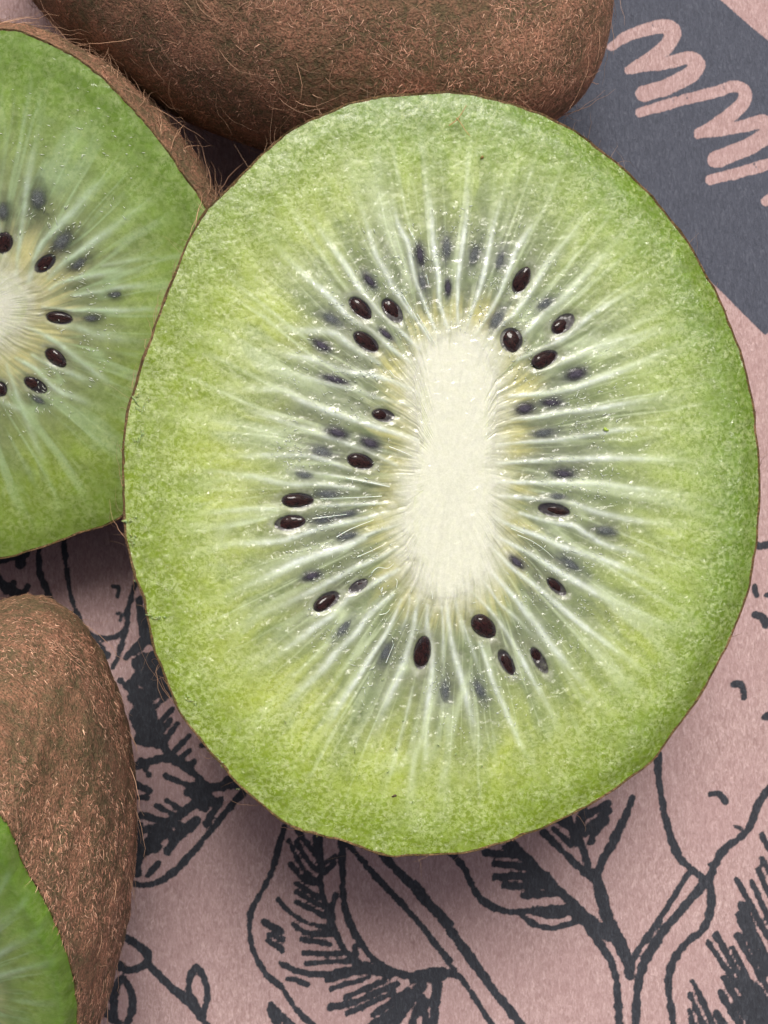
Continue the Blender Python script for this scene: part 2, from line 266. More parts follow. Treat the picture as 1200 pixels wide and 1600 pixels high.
# run the sheet on past the picture with an outer ring of larger faces
nx, ny = len(xs), len(ys); Fc = grid_faces(nx, ny, False)[:, ::-1]
b = np.r_[np.arange(nx), np.arange(1, ny)*nx+nx-1, (ny-1)*nx+np.arange(nx-2, -1, -1), np.arange(ny-2, 0, -1)*nx]
ring = V[b].copy(); ring[:, :2] = ring[:, :2]*2.6; ring[:, 2] = -.02; nb = len(b); base = len(V)
V = np.vstack([V, ring]); k = np.arange(nb); Fc = np.vstack([Fc, np.stack([b, base+k, base+(k+1) % nb, np.roll(b, -1)], -1)])
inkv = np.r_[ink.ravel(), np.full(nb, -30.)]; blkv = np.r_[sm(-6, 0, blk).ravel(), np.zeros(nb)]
def paper_material():
    m = NT('printed_kraft_paper'); o = m.obj(); n = m.noise(60, 3, .6); a = m.attr('ink', 'Fac')
    fib = m.noise(26, 4, .7, vec=m.n('Mapping', inputs={'Vector': o, 'Rotation': (0, 0, .7), 'Scale': (1.6, .55, 1)}).outputs[0], dist=1.2)
    fib2 = m.noise(48, 3, .7, vec=m.n('Mapping', inputs={'Vector': o, 'Rotation': (0, 0, -.9), 'Scale': (1.5, .4, 1)}).outputs[0], dist=1.6)
    blot = m.noise(1.2, 4, .6)
    c = m.ramp(fib, [(.32, (.30, .195, .185)), (.5, (.46, .33, .315)), (.70, (.68, .52, .51))]); c = m.mix(m.fr(fib2, .36, .62, .45, 0), c,  (.30, .18, .175)); c = m.mix(m.fr(blot, .35, .65, 0, .35), c, (.40, .26, .26))
    e = m.math('ADD', a, m.math('MULTIPLY', m.math('SUBTRACT', n, .5), 3.6)); k = m.fr(e, -.7, .9)
    inkc = m.ramp(fib, [(.32, (.018, .020, .026)), (.55, (.034, .038, .048)), (.75, (.075, .08, .095))])
    inkb_lit = m.ramp(fib, [(.32, (.044, .050, .070)), (.55, (.070, .079, .108)), (.75, (.115, .125, .155))]); inkc = m.mix(m.attr('navy_lit', 'Fac'), inkc, inkb_lit)  # block ink: own bluish cast, plus the brighter light there put into its tone
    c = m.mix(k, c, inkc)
    h = m.math('ADD', fib, m.math('MULTIPLY', fib2, .6))
    return m.P(Base_Color=c, Roughness=m.fr(k, 0, 1, .85, .62), Normal=m.bump(m.math('ADD', h, m.math('MULTIPLY', n, .3)), .012, .8), Specular_IOR_Level=.35)
pap = mesh_np('printed_paper', V, Fc, paper_material(), floats={'ink': inkv, 'navy_lit': blkv})
tag(pap, 'pinkish kraft paper under the kiwis, printed with dark leaf sprigs and a bluish lettered block tinted as brightly lit', 'printed paper')
tb = NT('table_wood').P(Base_Color=(.25, .2, .17, 1), Roughness=.7)
s = 60.; tabl = mesh_np('table_top', [(-s,-s,-.25),(s,-s,-.25),(s,s,-.25),(-s,s,-.25),(-s,-s,-3),(s,-s,-3),(s,s,-3),(-s,s,-3)], [(0,1,2,3),(7,6,5,4),(0,4,5,1),(1,5,6,2),(2,6,7,3),(3,7,4,0)], tb, smooth=False); tabl['kind'] = 'structure'

# ------------------------------------------------------------------ fruit builders
def ray_fields(P, rays):
    ray = np.zeros(len(P)); soft = np.zeros(len(P))
    for pts, wd, sg in rays:
        pts = [tuple(p) for p in pts]; L0 = math.dist(pts[0], pts[-1]); e = math.dist(pts[0], pts[1])+1e-6
        pts = [(pts[0][0]+(pts[0][0]-pts[1][0])/e*.32*L0, pts[0][1]+(pts[0][1]-pts[1][1])/e*.32*L0)]+pts
        C = spl(pts, 5*len(pts), False); n = len(C)-1
        lo = C.min(0)-60; hi = C.max(0)+60; idx = np.where((P[:, 0] > lo[0]) & (P[:, 0] < hi[0]) & (P[:, 1] > lo[1]) & (P[:, 1] < hi[1]))[0]
        Q = P[idx]; best = np.full(len(Q), 1e9); tt = np.zeros(len(Q))
        for i in range(n):
            a, b = C[i], C[i+1]; ab = b-a; t = np.clip(((Q-a)@ab)/(ab@ab+1e-9), 0, 1); d = np.hypot(*(Q-a-t[:, None]*ab).T)
            k = d < best; best[k] = d[k]; tt[k] = (i+t[k])/n
        env = sg*(sm(-.02, .55, tt)*.94+.04)*(1-.25*sm(.85, 1, tt)); ww = wd*(1.0-.52*tt)
        ray[idx] = np.maximum(ray[idx], env*np.exp(-(best/ww)**2)); soft[idx] = np.maximum(soft[idx], env*np.exp(-(best/(ww*2.6))**2))
    return ray, soft
def rim_normal(n): return np.asarray(n)/np.linalg.norm(n)
def build_face(root, org, c, n, outer, core, rays, seeds, NU, NC, NO, pal, mat, droop, seed0=0):
    n = rim_normal(n)
    O = arc_resample(spl(outer, 800), NU); jit = (fbm(np.arange(NU)*.11, np.zeros(NU), 1, 4, seed0+3)-.5)*5; jit *= np.minimum(1, np.minimum(np.arange(NU), NU-1-np.arange(NU))/20)
    cen = np.mean(core, axis=0); dO = O-cen; O = cen+dO*(1+jit/np.linalg.norm(dO, axis=1))[:, None]
    Cc = arc_resample(spl(core, 600), NU)
    # align the two rings on the same starting angle
    ang = lambda q: np.arctan2(q[:, 1]-cen[1], q[:, 0]-cen[0])
    Cc = np.roll(Cc, -int(np.argmin(np.abs(ang(Cc)-ang(O)[0]))), axis=0)
    rc = np.linspace(0, 1, NC)**.8; ro = np.linspace(0, 1, NO)
    R = [cen+(Cc-cen)*max(k, .0004) for k in rc]+[Cc+(O-Cc)*k for k in ro[1:]]
    rho = np.r_[rc-1, ro[1:]]
    P = np.array(R).reshape(-1, 2); RHO = np.repeat(rho, NU); T = np.tile(np.arange(NU)/NU, len(rho))
    x, y = P[:, 0], P[:, 1]
    ray, soft = ray_fields(P, rays)
    brk = fbm(x, y, 16, 3, seed0+41); ray = ray*(.80+.35*sm(.35, .6, brk)); 
    sd = poly_dist(P, spl(core, 90))
    th = np.arctan2(y-cen[1], x-cen[0])
    strk = fbm(T*190+1.2*fbm(x, y, 50, 2, seed0+55), RHO*3.2, 1, 3, seed0+11); strk2 = fbm(T*75+1.5*fbm(x, y, 70, 2, seed0+56), RHO*2.0, 1, 3, seed0+12)
    tear = fbm(T*110, RHO*7+2*fbm(x, y, 40, 2, seed0+57), 1, 3, seed0+14)
    n1 = fbm(x, y, 60, 4, seed0+1); n2 = fbm(x, y, 12, 3, seed0+2); n3 = fbm(x, y, 150, 3, seed0+4)
    lim = pal['loc']*(1.08+.5*(strk2-.5)); loc = sm(lim+.36, lim-.22, RHO)*(RHO > -.2)
    corem = sm(-50, 24, sd+pal.get('cs', 0)+(strk-.5)*26+(n2-.5)*22+(n1-.5)*26)
    halo = sm(-80, -6, sd+(strk2-.5)*70+(strk-.5)*40)
    rim = sm(.56, .96, RHO+(n1-.5)*.16+(n2-.5)*.06)
    # pericarp colour, cool on one side and yellow on the other, light's tint partly painted in
    yel = np.clip(pal['yel'](x, y)+(n3-.5)*.5, 0, 1)[:, None]
    peri = pal['mid0']*(1-yel)+pal['mid1']*yel; rimc = pal['rim0']*(1-yel)+pal['rim1']*yel
    col = peri*(1+(.5*(n1-.5)+.2*(n2-.5)+.6*(strk2-.5)*sm(1, .6, RHO)+.35*(tear-.5))[:, None])
    pw = (.38*sm(.5, .75, strk2)*sm(.95, .5, RHO)*sm(.25, .5, RHO))[:, None]; col = col*(1-pw)+pal['rayo']*pw
    gap = (1-np.clip(soft*1.2, 0, 1))*sm(.98, .6, RHO)*sm(.36, .60, strk2)*(.8+.7*sm(.4, .6, n1))
    col = col*(1-.42*gap[:, None])+pal['deep']*.42*gap[:, None]
    col = col*(1-rim[:, None])+rimc*(1+.5*(n2-.5))[:, None]*rim[:, None]
    lc = pal['loc_c']*(1+.25*(strk-.5)+.5*(n2-.5)+.8*(n1-.5))[:, None]; col = col*(1-.88*loc[:, None])+lc*.88*loc[:, None]
    f = .30*loc*(1-soft)*sm(.45, .62, n1); col = col*(1-f[:, None])+pal['deep']*f[:, None]
    f = .95*halo*(1-corem)*(.62+.4*sm(.35, .65, strk)); f = np.clip(f, 0, 1); col = col*(1-f[:, None])+pal['halo']*f[:, None]
    rr = np.clip(ray*(.95-.35*sm(.45, .8, RHO))*sm(1., .86, RHO)+.16*soft*sm(.9, .4, RHO)*sm(.05, .3, RHO), 0, 1)*(.78+.3*sm(.3, .6, tear)); rr = np.clip(rr, 0, 1)
    rc_ = pal['ray']*(1-.55*sm(.4, .75, RHO))[:, None]+pal['rayo']*(.55*sm(.4, .75, RHO))[:, None]
    col = col*(1-rr[:, None])+rc_*rr[:, None]
    fl = sm(.085, .0, np.abs(vnoise(T*170+.6*fbm(x, y, 120, 2, seed0+31), RHO*2.2, seed0+32)-.5)); fl2 = sm(.10, .0, np.abs(vnoise(T*84+.7*fbm(x, y, 160, 2, seed0+33), RHO*1.6, seed0+34)-.5))
    f = np.clip(.28*fl*sm(.62, .2, RHO)+.55*fl2*sm(.98, .5, RHO)*sm(.08, .35, RHO)+.30*fl*sm(.9, .5, RHO)*sm(.3, .5, RHO), 0, 1)*sm(-.1, .06, RHO)*(1-corem); col = col*(1-f[:, None])+(pal['ray']*.5+pal['rayo']*.5)*f[:, None]
    # seeds under and in the pulp
    pit = np.zeros(len(P)); 
    for (sx, sy, a, b_, an, ty) in seeds:
        ca, sa = math.cos(math.radians(an)), math.sin(math.radians(an)); dx, dy = x-sx, y-sy; u = (dx*ca+dy*sa)/a; v = (-dx*sa+dy*ca)/b_; r = np.hypot(u, v)
        if ty == 2: f = .70*sm(2.1, .15, r+(n2-.5)*.9)*(1-.5*rr); col = col*(1-f[:, None])+pal['ghost']*f[:, None]
        elif ty == 1: f = .7*sm(1.6, .7, r); col = col*(1-f[:, None])+pal['ghost']*.7*f[:, None]
        else:
            f = .4*sm(2.0, 1.3, r+(n2-.5)*.3); col = col*(1-f[:, None])+lin(132, 136, 112)*f[:, None]; f = .35*sm(1.7, 1.3, r)*sm(1.05, 1.2, r)*sm(.45, .65, n2); col = col*(1-f[:, None])+lin(185, 190, 178)*f[:, None]
            f = sm(1.08, .98, r); col = col*(1-f[:, None])+np.array([.02, .015, .02])*f[:, None]
            pit += sm(1.5, .8, r)
    cc = lin(214, 216, 200)*(1+.14*(fbm(x, y, 5, 2, seed0+8)-.5)+.10*(strk-.5))[:, None]
    col = col*(1-corem[:, None])+cc*corem[:, None]
    cell = np.clip((1-loc*.75)*(1-corem)*(.35+.65*sm(.25, .7, RHO))*pal.get('cell', 1), 0, 1)*(1-.6*np.clip(ray, 0, 1))
    hgt = .004*np.clip(ray, 0, 1)*(1-corem)*sm(1, .6, RHO)+.008*corem-.005*loc*(1-soft)*(1-corem)+.003*(n2-.5)*(1-corem)+.022*(n1-.5)*(1-corem)+.005*(tear-.5)*sm(0, .2, RHO)
    hgt += (fbm(x, y, 5.5, 2, seed0+9)-.5)*.002*(1-corem) - pit*.012 - droop(x, y, RHO)
    W = unplane(P, c, n)+n*hgt[:, None]
    col = np.clip(col, .004, .92); F_ = grid_faces(NU, len(rho), True)[:, ::-1] if pal.get('flip', 0) else grid_faces(NU, len(rho), True)
    nc = NC-1                                   # rings 0..nc belong to the core
    def sub(r0, r1, name):
        s0, s1 = r0*NU, (r1+1)*NU; f = grid_faces(NU, r1-r0+1, True)[:, ::-1]
        fn = np.cross(W[s0:][f[0, 1]]-W[s0:][f[0, 0]], W[s0:][f[0, 2]]-W[s0:][f[0, 0]])
        mid = f[len(f)//2]; fn = np.cross(W[s0:][mid[1]]-W[s0:][mid[0]], W[s0:][mid[2]]-W[s0:][mid[0]])
        if fn@n < 0: f = f[:, ::-1]
        return mesh_np(name, W[s0:s1], f, mat, root, org, cols={'tint': col[s0:s1]}, floats={'cell': cell[s0:s1]})
    # pulp carries on a little way into the core's underside so nothing gapes
    sub(nc, len(rho)-1, 'flesh'); sub(0, nc, 'core')
    return W[-NU:], n, (lambda q, up=0.: unplane(np.array([q]), c, n)[0]+n*up)
def build_skin(root, org, rim, n, D, ph0, fit_ground=True, lip=.017, NUs=260, NV=70, seed0=0):
    R = rim[np.linspace(0, len(rim), NUs, endpoint=False).astype(int)]; C = R.mean(0)
    ff = np.fft.fft(R, axis=0); ff[np.abs(np.fft.fftfreq(NUs)*NUs) > 2.5] = 0; S = np.fft.ifft(ff, axis=0).real
    def mk(D):
        ph = np.linspace(-ph0, math.pi/2*.995, NV); k = np.cos(ph)/math.cos(ph0); h = D*(np.sin(ph)+math.sin(ph0))/(1+math.sin(ph0)); bl = sm(0, .5, ph+ph0)[:, None, None]
        return C+k[:, None, None]*((R-C)[None]*(1-bl)+(S-C)[None]*bl)-n*h[:, None, None]
    if fit_ground:
        for _ in range(20): D *= 1+ (mk(D)[..., 2].min()-.0)/D*.8
    V = mk(D)
    rad = (R-C)/np.linalg.norm(R-C, axis=1)[:, None]
    t = np.arange(NUs)
    V = V+rad[None]*lip
    V = V+ (rad[None]*((fbm(np.tile(t, (NV, 1))*.25, np.arange(NV)[:, None]*.25+0*t, 1, 3, seed0+60)-.5)*.06)[..., None])*sm(0, 6, np.arange(NV))[:, None, None]
    # ragged lip: inner edge tucked under the flesh, then a torn crest, then the body
    cr = (fbm(t*.9, 0*t, 1, 3, seed0+61)-.42)*.055
    lip0 = R-rad*.02-n*.015; crest = R+rad*(lip*.75)[None] if False else R+rad*(lip*.7)+n*cr[:, None]
    allv = np.vstack([lip0[None], crest[None], V]); nr = len(allv)
    f = grid_faces(NUs, nr, True); P = allv.reshape(-1, 3); mid = f[len(f)//2]
    fn = np.cross(P[mid[1]]-P[mid[0]], P[mid[2]]-P[mid[0]])
    if fn@(P[mid[0]]-(C-n*D*.4)) < 0: f = f[:, ::-1]
    o = mesh_np('skin', P, f, M['skin'], root, org)
    o.data.materials.append(M['rimskin']); mi = np.zeros(len(f), np.int32); mi[:2*NUs] = 1; o.data.polygons.foreach_set('material_index', mi)
    return V, C, D
def sample_surf(V, N, closed=True, weight=None):
    """random points with normals on a (rows, cols, 3) sheet; outward orientation fixed by the caller"""
    a = V; b = np.roll(V, -1, axis=1); du = b-a; dv = np.zeros_like(V); dv[:-1] = V[1:]-V[:-1]; dv[-1] = dv[-2]
    ar = np.linalg.norm(np.cross(du, dv), axis=-1); ar[-1] = 0
    if weight is not None: ar = ar*weight(V)
    p = ar.ravel()/ar.sum(); idx = rng.choice(len(p), N, p=p); i, j = np.unravel_index(idx, ar.shape)
    u = rng.random(N)[:, None]; v = rng.random(N)[:, None]; Pt = a[i, j]+du[i, j]*u+dv[i, j]*v
    nn = np.cross(du[i, j], dv[i, j]); nn /= np.linalg.norm(nn, axis=1)[:, None]+1e-12
    return Pt, nn
def hairs(name, root, org, P, N, D, L, Wd, lift, curl, segs, cols, mat, tube=True):
    """P roots, N normals, D growth direction (tangent), L lengths; thin bent strands"""
    n = len(P); s = np.linspace(0, 1, segs+1); Bn = np.cross(N, D); Bn /= np.linalg.norm(Bn, axis=1)[:, None]+1e-9
    ph = rng.random(n)*6.28; cu = (rng.normal(size=n)*curl)[:, None]; cu2 = (rng.normal(size=n)*curl*.5)[:, None]
    pts = []
    for t in s:
        pts.append(P+D*(L*t)[:, None]+N*(L*lift*(t-.55*t*t*rng.uniform(.6, 1.4)))[:, None]+Bn*(L[:, None]*(cu*t*t+cu2*np.sin(t*5+ph[:, None])*.4*t)))
    pts = np.array(pts)                                             # segs+1, n, 3
    ns = 3 if tube else 2; V = []
    for k, t in enumerate(s):
        r = Wd*(1-.75*t**1.5)
        if tube:
            for q in range(3): a = q*2.094; V.append(pts[k]+(Bn*math.cos(a)+N*math.sin(a))*r[:, None])
        else:
            V.append(pts[k]+Bn*r[:, None]+N*(r*.4)[:, None]); V.append(pts[k]-Bn*r[:, None])
    V = np.array(V); m_ = len(V); V = V.transpose(1, 0, 2).reshape(-1, 3)
    fl = []
    for k in range(segs):
        for q in range(ns if tube else 1): a = k*ns+q; b = k*ns+(q+1) % ns; fl.append((a, b, b+ns, a+ns))
    fl = np.array(fl); Fh = (np.arange(n)[:, None, None]*m_+fl[None]).reshape(-1, 4)
    o = mesh_np(name, V, Fh, mat, root, org, cols={'tint': np.repeat(cols, m_, axis=0)}); o['kind'] = 'stuff'; return o
def fur(root, org, V, C, ax, nf, nh, weight=None, red=.5, patch=None, ln=1., seed0=0):
    """matted short fuzz and long curly hairs over a skin sheet"""
    Pt, N = sample_surf(V, nf, weight=weight); sgn = np.sign(((Pt-C)*N).sum(1)); N = N*sgn[:, None]
    ax = np.asarray(ax, float); D = ax-(N@ax)[:, None]*N; D += rng.normal(size=D.shape)*1.0; D -= (N*D).sum(1)[:, None]*N; D /= np.linalg.norm(D, axis=1)[:, None]+1e-9
    cl = .5+1.5*(fbm(Pt[:, 0]*1.0+Pt[:, 2]*.7, Pt[:, 1]-Pt[:, 2]*.6, .35, 4, seed0+70)-.5)+.9*(patch(Pt) if patch else 0)
    base = np.array([.17, .130, .075]); r1 = np.array([.46, .225, .145]); r2 = np.array([.62, .37, .25]); u = rng.random(nf)
    mixr = sm(.42, .62, cl+(u-.5)*.35)[:, None]*red*1.6; mixr = np.clip(mixr, 0, 1)
    col = base*(1-mixr)+r1*mixr; hi = (rng.random(nf) < .28*(.25+mixr[:, 0]))[:, None]; col = np.where(hi, r2*(.6+.6*rng.random(nf))[:, None], col)*(.45+1.0*rng.random(nf))[:, None]
    L = rng.uniform(.015, .048, nf)*ln*(.7+.8*mixr[:, 0]); Wd = rng.uniform(.002, .005, nf)
    hairs('fuzz', root, org, Pt-N*.004, N, D, L, Wd, .3, .7, 2, col, M['fuzz'], tube=False)
    Pt, N = sample_surf(V, nh, weight=weight); sgn = np.sign(((Pt-C)*N).sum(1)); N = N*sgn[:, None]
    D = ax-(N@ax)[:, None]*N; D += rng.normal(size=D.shape)*.6; D -= (N*D).sum(1)[:, None]*N; D /= np.linalg.norm(D, axis=1)[:, None]+1e-9
    L = rng.gamma(3., .075, nh)*ln; L = np.clip(L, .08, .6); u = rng.random(nh)[:, None]
    col = np.array([.50, .30, .19])*(.45+.8*u); hairs('hair', root, org, Pt-N*.004, N, D, L, rng.uniform(.0016, .0034, nh), .38, .55, 6, col, M['hair'])

# seed shapes (unit: half length 1 along X)
def seed_mesh(seed, mat):
    NU, NV = 36, 22; V = []
    for j in range(NV+1):
        ph = math.pi*j/NV; xx = -math.cos(ph)
        for i in range(NU):
            a = 2*math.pi*i/NU; r = math.sin(ph)**.85*(1-.16*xx) if 0 < j < NV else 0
            V.append((xx*(1.0+.12*(xx > 0)*abs(xx)**3), r*math.cos(a), r*math.sin(a)))
    V = np.array(V); d = 1+(fbm(V[:, 0]*2+5*seed, V[:, 1]*2+V[:, 2]*3, .6, 3, seed)-.5)*.16+(fbm(V[:, 0]*1.4+5*seed, V[:, 1]*2.2+V[:, 2]*2, .22, 2, seed+50)-.5)*.11; V = V*d[:, None]
    o = mesh_np('seed', V, grid_faces(NU, NV+1, True), mat); me = o.data; bpy.data.objects.remove(o); return me
SEEDM = {0: [seed_mesh(s, M['seed']) for s in (1, 2, 3)], 1: [seed_mesh(s, M['veil']) for s in (4, 5)], 2: [seed_mesh(s, M['ghost']) for s in (6, 7)]}
def place_seeds(root, org, c, n, seeds):
    n = rim_normal(n); e1 = unplane(np.array([[601., 800.]]), c, n)[0]-unplane(np.array([[600., 800.]]), c, n)[0]; e1 /= np.linalg.norm(e1); e2 = np.cross(n, e1)
    from mathutils import Matrix
    for k, (sx, sy, a, b_, an, ty) in enumerate(seeds):
        p = unplane(np.array([[sx, sy]]), c, n)[0]; z = (CAM_H-p[2])/FPX; A = -math.radians(an)
        ux = e1*math.cos(A)+e2*math.sin(A); uy = np.cross(n, ux); a *= .92; b_ *= .88*(1+.12*math.sin(k*2.3)); hz = [.52, .34, .25][ty]*b_*z; lift = [-.024, -.006, -.004][ty]
        pos = p+n*(lift*(1+.5*math.sin(k*1.9)))-np.array(org)
        pt_ = .22*math.sin(k*2.7+.5) if ty == 0 else 0.; ux, n_ = ux*math.cos(pt_)+n*math.sin(pt_), n*math.cos(pt_)-ux*math.sin(pt_)
        Mx = Matrix([[ux[0]*a*z, uy[0]*b_*z, n_[0]*hz, pos[0]], [ux[1]*a*z, uy[1]*b_*z, n_[1]*hz, pos[1]], [ux[2]*a*z, uy[2]*b_*z, n_[2]*hz, pos[2]], [0, 0, 0, 1]])
        o = bpy.data.objects.new('seed', SEEDM[ty][k % len(SEEDM[ty])]); sc.collection.objects.link(o); o.parent = root; o.matrix_local = Mx
def flecks(root, org, c, n, pts, dirs, L, mat, up=.004):
    """tiny glassy needles lying in the pulp, one mesh"""
    n = rim_normal(n); P = unplane(pts, c, n)+n*(up+rng.normal(size=len(pts))*.002)[:, None]
    D = unplane(pts+dirs, c, n)-unplane(pts, c, n); D /= np.linalg.norm(D, axis=1)[:, None]; B = np.cross(n, D)
    N = len(P); l = L[:, None]; wd = rng.uniform(.0018, .0042, N)[:, None]
    V = np.stack([P-D*l, P+B*wd, P+n*wd, P-B*wd, P-n*wd, P+D*l], 1).reshape(-1, 3)
    t = np.array([(0,2,1),(0,3,2),(0,4,3),(0,1,4),(5,1,2),(5,2,3),(5,3,4),(5,4,1)]); F_ = (np.arange(N)[:, None, None]*6+t[None]).reshape(-1, 3)
    o = mesh_np('pulp_needles', V, F_, mat, root, org); o['kind'] = 'stuff'; return o
def tube_curve(name, pts3, r0, r1, mat, parent=None, org=(0, 0, 0), col=None):
    P = np.array(pts3); Q = spl(P, 6*len(P), False); n = len(Q); T = np.gradient(Q, axis=0); T /= np.linalg.norm(T, axis=1)[:, None]+1e-9
    up = np.array([0, 0, 1.]); B = np.cross(up, T); B /= np.linalg.norm(B, axis=1)[:, None]+1e-9; Nn = np.cross(T, B); V = []
    for k in range(n):
        r = r0+(r1-r0)*k/(n-1)
        for q in range(6): a = q*math.pi/3; V.append(Q[k]+(B[k]*math.cos(a)+Nn[k]*math.sin(a))*r)
    V = np.array(V); cols = {'tint': np.tile(col, (len(V), 1))} if col is not None else None
    return mesh_np(name, V, grid_faces(6, n, True), mat, parent, org, cols=cols)

# ------------------------------------------------------------------ the large half, front
OUT1 = [(648,149),(683,146),(750,150),(800,162),(850,180),(887,197),(927,223),(965,252),(1000,283),(1033,317),(1067,360),(1095,405),(1125,462),(1153,526),(1173,594),(1185,669),(1191,750),(1189,825),(1178,900),(1162,960),(1136,1020),(1099,1087),(1061,1138),(1020,1192),(990,1214),(961,1235),(908,1264),(870,1283),(796,1311),(723,1331),(650,1336),(595,1334),(537,1312),(490,1302),(446,1284),(402,1250),(360,1210),(317,1157),(283,1113),(263,1065),(240,1005),(225,930),(208,885),(198,835),(195,790),(194,700),(203,640),(224,570),(245,510),(265,457),(290,390),(320,335),(355,297),(400,253),(440,217),(483,190),(517,176),(560,160),(613,150)]
CORE1 = [(710,522),(750,540),(773,590),(777,650),(770,720),(772,790),(772,850),(752,900),(715,930),(680,933),(652,913),(637,870),(630,820),(640,760),(652,700),(650,640),(648,590),(668,545)]
RR = {'1': (400, 250, .26667), '2': (680, 250, .26667), '3': (760, 520, .3), '4': (700, 800, .25), '5': (430, 850, .25), '6': (320, 520, .3)}
RAYS1 = [('1', 5.5, 1, [(1010,150),(1030,350),(1040,500),(1070,680),(1080,850),(1130,1000)]), ('1', 5, .9, [(790,150),(830,370),(890,490),(920,650),(970,800),(1070,1040)]), ('1', 6, .95, [(560,150),(640,350),(700,550),(760,660),(820,780),(960,960),(1040,1080)]),
 ('1', 6, .95, [(330,330),(400,450),(520,610),(600,740),(700,870),(790,950),(960,1110)]), ('1', 6.5, .8, [(50,430),(150,540),(280,670),(420,790),(540,910),(680,1010),(800,1110),(900,1180)]), ('1', 8, .7, [(150,980),(250,1000),(440,1010),(560,1090),(720,1190)]), ('1', 3.5, .6, [(780,960),(870,1020),(970,1120)]),
 ('1', 2.5, .7, [(850,790),(950,950),(1050,1090)]), ('2', 5, 1, [(200,60),(185,300),(160,500),(135,680),(130,850),(135,970)]), ('2', 5.5, .9, [(420,130),(350,350),(310,550),(270,720),(220,870),(190,970)]), ('2', 5, .85, [(620,300),(560,400),(480,520),(430,650),(370,800),(300,930),(230,1030)]),
 ('2', 5.5, .85, [(860,380),(740,500),(640,630),(560,770),(480,880),(380,980),(290,1090)]), ('2', 5.5, .9, [(1040,550),(960,600),(880,680),(750,810),(640,900),(510,1030),(440,1090)]), ('2', 5.5, .75, [(1300,700),(1200,740),(1060,820),(900,920),(760,1040),(600,1120),(480,1170)]), ('2', 5, .75, [(1350,960),(1200,1020),(1050,1060),(880,1120),(740,1190)]),
 ('3', 5, .7, [(800,20),(620,70),(500,110),(370,165),(250,210)]), ('3', 6, .85, [(960,110),(800,160),(640,220),(520,265),(400,300),(260,320),(120,330)]), ('3', 5.5, .95, [(920,330),(750,360),(580,395),(400,415),(260,440),(130,450)]), ('3', 5, .75, [(880,495),(700,505),(520,535),(350,560),(200,570),(60,585)]),
 ('3', 5.5, 1, [(1100,670),(800,655),(550,655),(400,660),(220,670),(60,680)]), ('3', 6, 1, [(1120,860),(880,820),(700,805),(620,790),(450,785),(200,780),(20,775)]), ('3', 6, .9, [(1060,1010),(880,990),(720,970),(560,930),(440,890),(250,865),(60,850)]),
 ('4', 6.5, .9, [(1350,470),(1200,390),(1050,330),(880,270),(700,210),(560,150),(400,90),(280,30)]), ('4', 6, .9, [(1300,320),(1150,250),(1000,210),(870,140),(780,85),(640,60),(450,10)]), ('4', 6.5, 1, [(1300,720),(1080,590),(930,510),(830,450),(700,380),(560,290),(430,220),(300,150)]),
 ('4', 6, 1, [(1300,1040),(1200,970),(1060,870),(880,740),(740,630),(580,490),(450,390),(340,290),(260,210)]), ('4', 7, .95, [(950,1200),(760,970),(640,830),(540,690),(420,540),(340,450),(230,330)]), ('4', 5, .85, [(720,1400),(660,1280),(590,1150),(520,1030),(440,880),(370,760),(280,640),(210,560),(100,450)]),
 ('4', 6, .9, [(540,1600),(480,1500),(420,1380),(340,1200),(280,1060),(240,930),(200,820)]), ('4', 7, .9, [(180,1400),(140,1250),(110,1130),(70,1000),(30,850),(5,700),(-10,560)]), ('4', 3.5, .55, [(500,740),(400,640),(320,570),(250,470),(180,390)]), ('4', 4, .5, [(200,1000),(160,880),(110,740),(60,600),(40,480)]),
 ('5', 8, .95, [(-250,290),(0,180),(150,110),(300,60),(450,15),(560,-40)]), ('5', 6, .7, [(-200,480),(0,400),(200,310),(350,230),(500,150),(640,90),(760,20)]), ('5', 7, .85, [(-150,800),(0,700),(120,620),(260,510),(360,440),(450,340),(560,280),(680,210),(770,160)]),
 ('5', 8, .8, [(-100,1150),(30,1050),(150,920),(300,780),(380,680),(500,560),(600,430),(730,320)]), ('5', 6, .85, [(250,1250),(340,1120),(430,960),(520,830),(600,700),(700,550),(790,350)]), ('5', 8, .7, [(600,1300),(670,1050),(720,930),(790,780),(840,640),(870,500),(890,330)]),
 ('5', 7, .85, [(920,1450),(940,1300),(945,1100),(970,900),(980,700),(950,530),(950,390)]), ('5', 4, .5, [(800,520),(830,430),(840,320)]), ('5', 4, .5, [(1050,700),(1050,500),(1030,300)]), ('5', 5, .5, [(1180,560),(1130,380),(1110,290)]), ('5', 5, .4, [(700,1500),(800,1150),(860,900)]),
 ('6', 7, .75, [(350,100),(470,120),(600,150),(720,200),(860,220),(1000,260),(1120,320)]), ('6', 5.5, .6, [(200,160),(400,200),(620,260),(800,300),(900,340),(1080,380)]), ('6', 7, .8, [(50,260),(200,290),(400,300),(500,350),(650,410),(800,460),(950,510),(1110,560)]),
 ('6', 6, .65, [(200,400),(350,440),(520,500),(720,570),(870,630),(1000,690)]), ('6', 6, .75, [(100,640),(300,640),(520,640),(640,670),(760,710)]), ('6', 6, .8, [(50,720),(250,750),(440,790),(600,790),(800,815)]), ('6', 3, .7, [(590,735),(760,760),(960,800)]), ('6', 6.5, .6, [(0,940),(200,920),(380,920)]),
 ('6', 4, .7, [(580,905),(760,895),(940,890)]), ('6', 6, .9, [(0,1130),(150,1100),(400,1085),(470,1060),(640,1010),(830,970),(960,930)]), ('6', 4, .7, [(740,1100),(880,1040),(1010,1000)])]
rays1 = [([(RR[r][0]+RR[r][2]*x, RR[r][1]+RR[r][2]*y) for x, y in p], wd, sg) for r, wd, sg, p in RAYS1]
